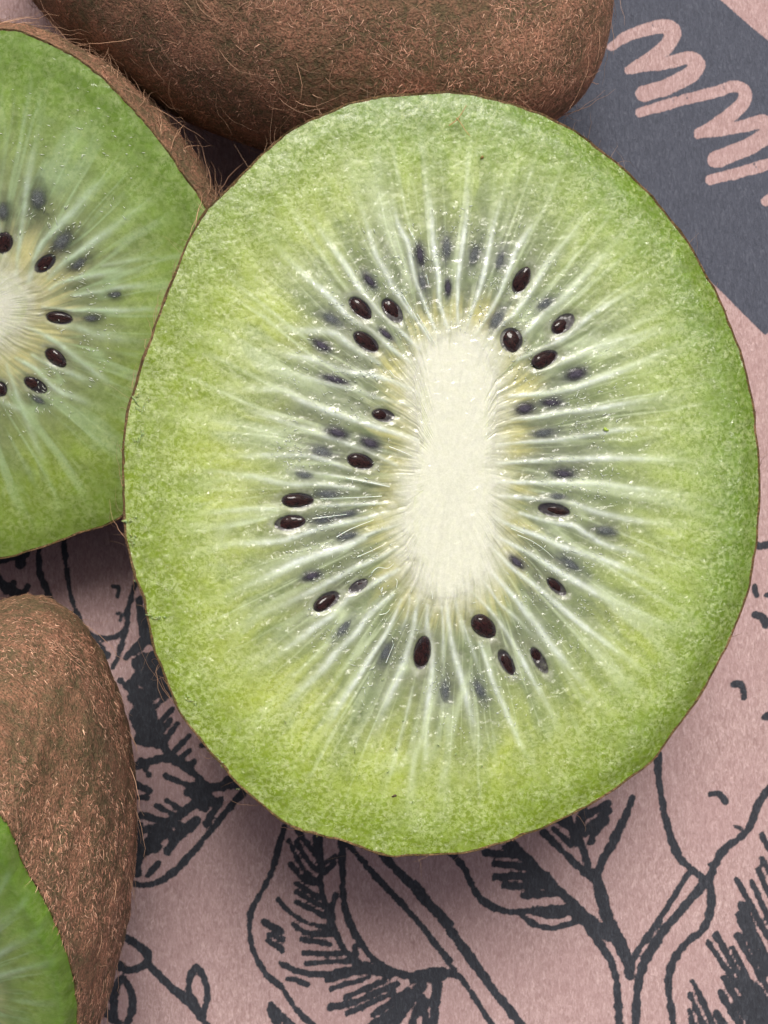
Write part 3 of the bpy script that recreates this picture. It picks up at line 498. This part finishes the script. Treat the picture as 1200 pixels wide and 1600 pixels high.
S1 = [(563,481,22,12,45,0),(613,485,22,12.5,52,0),(572,534,23,12,37,0),(815,438,22,12,-62,0),(880,506,21,12.5,-38,0),(799,531,19,17.5,75,0),(851,561,22,12,-25,0),(866,797,25,10.5,10,0),(870,917,19,8.5,42,0),(756,979,22,15,42,0),(792,1035,22,10,62,0),(843,1032,23,9,60,0),
 (660,1020,26,13,-80,0),(510,940,23,12,-33,0),(560,916,17,8,-32,0),(563,721,21,12,15,0),(465,782,25,12,0,0),(453,817,24,12,-8,0),(599,649,18,10,12,0),
 (656,398,21,9,82,1),(700,449,17,6.5,90,1),(503,540,20,10,33,1),(900,584,21,12,-15,1),(820,638,19,11,-10,1),(862,629,19,9,0,1),(807,878,19,8.5,40,1),(527,676,22,10,15,1),(578,692,19,11,20,1),(524,593,25,6.5,15,1),(880,740,20,10,5,1),(487,900,18,9,-15,1),(603,522,17,6,40,1),(577,438,18,9,50,1),
 (517,498,18,9,30,2),(741,399,23,10,-75,2),(781,407,20,10,-75,2),(698,388,22,9,90,2),(776,500,20,14,-50,2),(946,829,24,12,10,2),(749,1077,21,9,65,2),(892,882,24,10,35,2),(537,982,22,9,-50,2),(602,1020,18,9,-70,2),(695,1080,22,10,85,2),(503,706,21,10,15,2),(512,772,23,8,5,2),(476,742,18,9,10,2),(505,812,20,8,-8,2),(543,803,20,7,-10,2),(542,838,18,7,-15,2),
 (850,676,20,8,-5,2),(851,475,17,11,-30,2),(871,776,16,7,5,2),(660,440,20,7,80,2)]
pal1 = dict(loc=.46, yel=lambda x, y: sm(-350, 420, (y-740)*.62-(x-700)*.75+120), mid0=lin(168,188,98), mid1=lin(184,198,84), rim0=lin(98,128,32), rim1=lin(116,138,22), deep=lin(104,126,58),
            loc_c=lin(108,116,98), halo=lin(200,196,130), ray=lin(206,216,206), rayo=lin(196,214,146), ghost=lin(72,76,84))
c1 = (0.5, .3, 3.25); n1v = (.10, -.06, 1.); org1 = np.array([.55, .35, 0.])
droop1 = lambda x, y, r: (.015+.10*sm(0, 300, (x-700)*.8-(y-740)*.1))*sm(.86, 1.02, r)**2
big = thing('kiwi_half', 'large halved kiwi in front, whole cut face up, white core ringed by black seeds', 'kiwi', org1, 'cut kiwi halves')
rim1, nn1, pt1 = build_face(big, org1, c1, n1v, OUT1, CORE1, rays1, S1, 1200, 70, 240, pal1, M['flesh'], droop1, 0)
V1, C1, D1 = build_skin(big, org1, rim1, nn1, 2.9, .05, seed0=1)
place_seeds(big, org1, c1, n1v, S1)
# pale crystals in the seed ring
def in_ring(N, cen, ra, rb, bias=.5):
    a = rng.random(N)*6.2832; r = rng.beta(3.2, 2.2, N); return np.stack([cen[0]+np.cos(a)*(ra[0]+(rb[0]-ra[0])*r), cen[1]+np.sin(a)*(ra[1]+(rb[1]-ra[1])*r)], -1), a
fp, fa = in_ring(3800, (705, 735), (85, 190), (300, 430))
keep = vnoise(fp[:, 0]/24, fp[:, 1]/24, 91) > .50; keep &= np.all([np.hypot(fp[:, 0]-q[0], fp[:, 1]-q[1]) > q[2]*.95 for q in S1 if q[5] == 0], axis=0); fp, fa = fp[keep], fa[keep]
fd = fa+rng.normal(size=len(fa))*.7
flecks(big, org1, c1, n1v, fp, np.stack([np.cos(fd), np.sin(fd)], -1), rng.gamma(3, .0030, len(fp))+.003, M['fleck'])
for p, wd in [([(920,850),(760,858),(600,862)], 1.2), ([(560,966),(650,955),(740,944)], 1.4), ([(685,1062),(760,1020),(880,972)], 1.6), ([(958,592),(1010,612),(1075,640)], 1.6), ([(730,755),(840,775),(960,802)], 1.8), ([(960,195),(985,225),(1020,245)], 1.3)]:
    tube_curve('fibre', [pt1((320+.3*x, 520+.3*y), .030) for x, y in p], .0024*wd, .0012*wd, M['fibre'], big, org1)
for p in [[(600,180),(640,145),(700,150),(740,120)], [(690,740),(710,690),(740,620)], [(660,300),(670,270),(655,290)], [(650,440),(690,430),(715,405)], [(755,270),(760,230),(750,215)], [(980,340),(975,290)], [(510,80),(600,40),(680,0)]]:
    tube_curve('fibre', [pt1((430+.25*x, 850+.25*y), .028) for x, y in p], .0030, .0016, M['fibre'], big, org1)
for p in [[(430,140),(520,180),(600,235),(655,285)], [(390,100),(470,135)]]:
    tube_curve('fibre', [pt1((700+.25*x, 800+.25*y), .030) for x, y in p], .0028, .0014, M['fibre'], big, org1)
for p in [[(855,790),(940,930),(1020,1060)], [(940,900),(1000,1000),(1050,1080)], [(995,670),(1010,740)], [(890,400),(930,470)]]:
    tube_curve('fibre', [pt1((400+.26667*x, 250+.26667*y), .030) for x, y in p], .0028, .0014, M['fibre'], big, org1)
# wet pulp shreds caught on the rim and on the face
def pulp_blobs(root, org, items, ptf):
    Vs, Fs = [], []; k = 0
    its = []
    for (x, y, a, b_, an, z) in items:
        ca, sa = math.cos(math.radians(an)), math.sin(math.radians(an))
        for q in range(2 if a < 6 else 6):
            u, v = rng.normal(0, .55)*a, rng.normal(0, .6)*b_; its.append((x+u*ca-v*sa, y+u*sa+v*ca, a*rng.uniform(.15, .5), b_*rng.uniform(.25, .7), an+rng.normal(0, 30), z+rng.uniform(-.01, .01)))
    for (x, y, a, b_, an, z) in its:
        NU, NV = 10, 6
        p = ptf((x, y), z); ca, sa = math.cos(math.radians(-an)), math.sin(math.radians(-an)); s_ = .005
        for j in range(NV+1):
            ph = math.pi*j/NV
            for i in range(NU):
                t = 2*math.pi*i/NU; r = 1+.3*math.sin(2*t+x)+.25*math.sin(3*t+y*1.3)
                u = a*s_*math.sin(ph)*math.cos(t)*r; v = b_*s_*math.sin(ph)*math.sin(t)*r; Vs.append(p+np.array([u*ca-v*sa, u*sa+v*ca, .011*math.cos(ph)*(1+.5*math.sin(3*t+x))]))
        Fs.append(grid_faces(NU, NV+1, True)[:, ::-1]+k); k += NU*(NV+1)
    o = mesh_np('pulp_shreds', np.array(Vs), np.vstack(Fs), M['pulp'], root, org); o['kind'] = 'stuff'
rim_px = lambda k: OUT1[k % len(OUT1)]
pulp_blobs(big, org1, [(455,1278,17,7,25,-.06),(492,1298,12,4,20,-.08),(597,1328,9,6,10,-.08),(325,1168,14,5,40,-.04),(345,1190,12,5,50,-.02),(216,902,5,7,0,-.05),(206,843,7,7,0,0),(202,812,9,5,0,0),(300,1095,10,4,35,0),(250,965,11,3,5,0),(640,1330,11,3,5,-.1),(715,1327,14,3,-8,-.1),(370,1235,4,3,0,-.05),(218,630,9,14,0,-.0),(215,555+130,6,10,20,0)], pt1)
pulp_blobs(big, org1, [(int(x), int(y), rng.uniform(2, 5), rng.uniform(1.5, 3), rng.uniform(0, 180), .01) for x, y in zip(rng.normal(600, 190, 26), rng.normal(1180, 60, 26)) if ((x-700)/440)**2+((y-740)/540)**2 < .95], pt1)
# rim hairs of the large half
t = rng.integers(0, len(rim1), 130); Pr = rim1[t]; rad = Pr-rim1.mean(0); rad /= np.linalg.norm(rad, axis=1)[:, None]; Nn = np.tile(np.array([0, 0, 1.]), (130, 1)); Dd = rad-nn1*.9+rng.normal(size=rad.shape)*.5; Dd /= np.linalg.norm(Dd, axis=1)[:, None]
hairs('hair', big, org1, Pr+rad*.01-nn1*rng.uniform(.02, .25, 130)[:, None], np.cross(Dd, rng.normal(size=Dd.shape))/1.2, Dd, rng.gamma(2.5, .05, 130)+.03, rng.uniform(.0010, .0018, 130), .3, .5, 6, np.array([.42, .27, .17])*(.4+.8*rng.random((130, 1))), M['hair'])
def upper(V): return (V[..., 2] > .25)*1.
fur(big, org1, V1, C1, (.3, 1, 0), 8000, 260, weight=lambda V: (V[..., 2] > 1.6)*1., red=.4, seed0=200)

# ------------------------------------------------------------------ the half at the left edge
OUT2 = [(-300,110),(-150,62),(0,47),(83,73),(157,123),(230,200),(290,283),(320,325),(345,400),(350,500),(330,600),(285,700),(194,802),(110,837),(0,872),(-150,880),(-300,800),(-400,640),(-430,450),(-390,250)]
CORE2 = [(66,462),(52,510),(10,545),(-60,565),(-140,560),(-175,500),(-160,440),(-100,410),(-20,405),(35,425)]
rays2 = [(p, wd, sg) for wd, sg, p in [(7,.8,[(55,225),(45,270),(38,330),(30,380),(25,430)]), (8,.9,[(170,275),(140,300),(110,335),(85,360),(60,390),(45,440)]), (8,.85,[(230,318),(170,360),(130,390),(100,410),(75,435)]), (6,.95,[(185,424),(135,432),(100,440),(78,452)]), (6,.75,[(270,445),(200,448),(160,455),(115,462)]),
 (5,.95,[(250,482),(185,485),(150,485),(110,485),(66,480)]), (8,.5,[(200,530),(150,522),(120,512),(90,510)]), (7,.8,[(160,590),(120,560),(80,530),(40,510)]), (6,.9,[(130,592),(110,583),(80,572),(50,555)]), (6,1,[(128,626),(95,612),(75,598),(55,577),(25,560)]), (6,.6,[(40,645),(20,635),(0,627)]), (7,.6,[(-10,250),(-5,330),(5,400)]), (7,.6,[(60,700),(35,640),(10,570)]), (7,.6,[(-60,720),(-50,640),(-50,580)]), (6,.5,[(290,400),(220,405),(160,415)])]]
S2 = [(4,380,17,15,-60,0),(70,412,19,11,-38,0),(92,497,21,10,8,0),(86,559,19,11,38,0),(55,602,20,10,28,0),(-2,608,13,12,40,0),(97,377,26,14,-45,2),(123,412,20,9,-35,2),(180,460,16,8,-5,2),(142,497,16,7,0,2),(60,310,16,26,0,2),(60,625,15,7,30,2),(5,330,12,18,0,2)]
pal2 = dict(loc=.34, cs=-26, cell=.6, yel=lambda x, y: sm(200, 800, y)*.9, mid0=lin(146,172,92), mid1=lin(132,154,54), rim0=lin(104,134,50), rim1=lin(104,128,48), deep=lin(96,114,60), loc_c=lin(132,138,108), halo=lin(196,192,140), ray=lin(186,204,180), rayo=lin(142,176,104), ghost=lin(44,48,44))
n2v = rim_normal((-.07, -.33, 1.)); c2 = (-3., 1.5, 1.934); org2 = np.array([-3.3, 2.2, 0.])
lft = thing('kiwi_half', 'halved kiwi cut off by the left edge, shaded green face with seeds', 'kiwi', org2, 'cut kiwi halves')
rim2, nn2, pt2 = build_face(lft, org2, c2, n2v, OUT2, CORE2, rays2, S2, 760, 36, 130, pal2, M['flesh_smooth'], lambda x, y, r: .02*sm(.88, 1.02, r)**2, 500)
V2, C2, D2 = build_skin(lft, org2, rim2, nn2, 1.70, .178, seed0=2)
place_seeds(lft, org2, c2, n2v, S2)
fp, fa = in_ring(800, (-20, 480), (80, 70), (220, 220)); keep = (vnoise(fp[:, 0]/30, fp[:, 1]/30, 92) > .45); fp, fa = fp[keep], fa[keep]; fd = fa+rng.normal(size=len(fa))*.6
flecks(lft, org2, c2, n2v, fp, np.stack([np.cos(fd), np.sin(fd)], -1), rng.gamma(3, .0045, len(fp))+.003, M['fleck'])
fp = np.stack([rng.normal(110, 100, 110), rng.normal(210, 60, 110)], -1); fp = fp[poly_dist(fp, np.array(OUT2, float)) > 22]; nf_ = len(fp); flecks(lft, org2, c2, n2v, fp, np.tile([.9, .35], (nf_, 1))+rng.normal(size=(nf_, 2))*.4, rng.gamma(3, .004, nf_)+.003, M['fleck'])
fur(lft, org2, V2, C2, (.6, 1, -.3), 45000, 1300, weight=lambda V: ((V[..., 0] > -4.2) & (V[..., 1] > 0.5))*1., red=.35, seed0=300)

# ------------------------------------------------------------------ the half lower left, skin towards the camera
OUT4 = [(0,1300),(30,1370),(70,1440),(100,1510),(115,1600),(108,1690),(60,1800),(-50,1890),(-200,1900),(-330,1820),(-390,1650),(-340,1450),(-220,1300),(-90,1240)]
CORE4 = [(-60,1540),(-65,1610),(-100,1640),(-150,1640),(-175,1580),(-165,1500),(-130,1470),(-85,1480)]
n4v = rim_normal((-.109, -.7047, 1.)); c4 = (-3.5, -4.5, 3.229); org4 = np.array([-4.2, -3.0, 0.])
pal4 = dict(loc=.35, cell=.3, yel=lambda x, y: 0*x+.2, mid0=lin(136,162,78), mid1=lin(136,160,70), rim0=lin(106,140,46), rim1=lin(84,120,30), deep=lin(80,112,44), loc_c=lin(120,134,96), halo=lin(190,186,140), ray=lin(170,190,160), rayo=lin(130,165,100), ghost=lin(44,48,44))
S4 = [(-25,1460,20,11,-50,0),(-15,1620,20,11,5,0),(-50,1700,20,11,40,0),(-150,1400,20,11,80,0),(-210,1480,20,11,70,0),(-235,1600,20,11,0,0),(-150,1710,20,11,80,0)]
rays4 = [([(-110+190*math.cos(a), 1560+250*math.sin(a)), (-112+75*math.cos(a), 1555+90*math.sin(a))], 8, .7) for a in np.linspace(0, 6.28, 30)[:-1] if not -1.2 < a < .3]
low = thing('kiwi_half', 'halved kiwi lower left, fuzzy reddish brown skin turned up', 'kiwi', org4, 'cut kiwi halves')
rim4, nn4, pt4 = build_face(low, org4, c4, n4v, OUT4, CORE4, rays4, S4, 600, 24, 80, pal4, M['flesh_smooth'], lambda x, y, r: .12*sm(.85, 1.02, r)**2, 900)
V4, C4, D4 = build_skin(low, org4, rim4, nn4, 3.85, .383, seed0=3)
place_seeds(low, org4, c4, n4v, S4)
fur(low, org4, V4, C4, (.25, -1, .1), 95000, 300, weight=lambda V: ((V[..., 2] > .4) & (V[..., 0] > -5.5) & (V[..., 1] > -6.))*1., red=.95, seed0=400, ln=.85, patch=lambda P: .12*sm(-1., -4., P[:, 1]))

# ------------------------------------------------------------------ the whole fruit at the top
cx, cy, a3, b3, rz, eg = -.70, 5.145, 2.97, 2.037, -.512, -.1186
NUw, NVw = 200, 120; th = np.linspace(0, 2*math.pi, NUw, endpoint=False); ph = np.linspace(-math.pi/2*.998, math.pi/2*.998, NVw)
TH, PH = np.meshgrid(th, ph); Q = np.stack([np.sin(PH)*a3, np.cos(PH)*np.cos(TH)*b3, np.cos(PH)*np.sin(TH)*b3*.873], -1)
Q[..., 1:] *= (1+eg*Q[..., :1]/a3); bmp = (fbm(Q[..., 0]+9, Q[..., 1]*1.3+Q[..., 2], 1.6, 3, 77)-.5)*.035; Q = Q*(1+bmp[..., None])
dimp = sm(.80*a3, 1.0*a3, np.abs(Q[..., 0]))*.10; Q[..., 0] -= np.sign(Q[..., 0])*dimp
c_, s_ = math.cos(rz), math.sin(rz); Q = np.stack([c_*Q[..., 0]-s_*Q[..., 1], s_*Q[..., 0]+c_*Q[..., 1], Q[..., 2]], -1); Q[..., 2] -= Q[..., 2].min(); Q += np.array([cx, cy, 0])
org3 = np.array([cx, cy, 0.]); top = thing('whole_kiwi', 'whole uncut kiwi with brown hairy skin at the top, behind the large green half', 'kiwi', org3)
Pq = Q.reshape(-1, 3); fw = grid_faces(NUw, NVw, True); mid = fw[len(fw)//2]; fn = np.cross(Pq[mid[1]]-Pq[mid[0]], Pq[mid[2]]-Pq[mid[0]])
if fn@(Pq[mid[0]]-np.array([cx, cy, 2.2])) < 0: fw = fw[:, ::-1]
mesh_np('skin', Pq, fw, M['skin'], top, org3)
ax3 = np.array([c_, s_, 0.])
fur(top, org3, Q, np.array([cx, cy, 2.2]), (.55, -.75, -.3), 100000, 600, weight=lambda V: ((V[..., 1] < 6.2) & (V[..., 2] > .5))*1., red=.55, seed0=600, ln=1.1, patch=lambda P: .22*sm(-.8, 1.4, P[:, 0])-.10*sm(-1., -2.6, P[:, 0]))

# ------------------------------------------------------------------ loose bits lying on the large half
def on1(pts, up=.035): return [pt1(p, up) for p in pts]
o = tube_curve('fuzz_strand', on1([(700,198),(713,188),(722,175),(727,166)], .06), .004, .002, M['hair'], None, (0, 0, 0), np.array([.42, .24, .09])); tag(o, 'tan hair lying on the upper green flesh of the large half, its lower branch', 'loose hair')
o = tube_curve('fuzz_strand', on1([(711,186),(718,195),(726,207),(733,215)], .07), .004, .002, M['hair'], None, (0, 0, 0), np.array([.50, .34, .14])); tag(o, 'pale tan hair crossing another near the top rim of the large half', 'loose hair')
o = tube_curve('fuzz_strand', on1([(767,160),(766,170),(760,182),(768,178),(770,166)], -.04), .003, .002, M['hair'], None, (0, 0, 0), np.array([.50, .34, .14])); tag(o, 'looped tan hair hanging over the top rim of the large half', 'loose hair')
def crumb(name, p, sz, col, label):
    V = []
    for j in range(7):
        for i in range(9):
            ph, t = math.pi*j/6, 2*math.pi*i/9; r = 1+.35*math.sin(2*t+p[0])+.25*math.sin(3*t+ph*2)
            V.append(np.array([math.sin(ph)*math.cos(t)*r, math.sin(ph)*math.sin(t)*r*.6, math.cos(ph)*.5])*sz*.8+pt1(p, .012))
    m = NT(name); mm = m.P(Base_Color=(*col, 1), Roughness=.5)
    o = mesh_np(name, np.array(V), grid_faces(9, 7, True)[:, ::-1], mm); return tag(o, label, 'crumb')
crumb('skin_crumb', (616,1243), .022, (.06, .03, .01), 'dark brown skin crumb on the lower green flesh of the large half')
crumb('skin_crumb', (753,246), .020, (.22, .14, .03), 'olive brown skin crumb on the upper green flesh of the large half')
crumb('pulp_crumb', (946,671), .028, (.32, .45, .06), 'small green pulp crumb right of the seed ring on the large half')
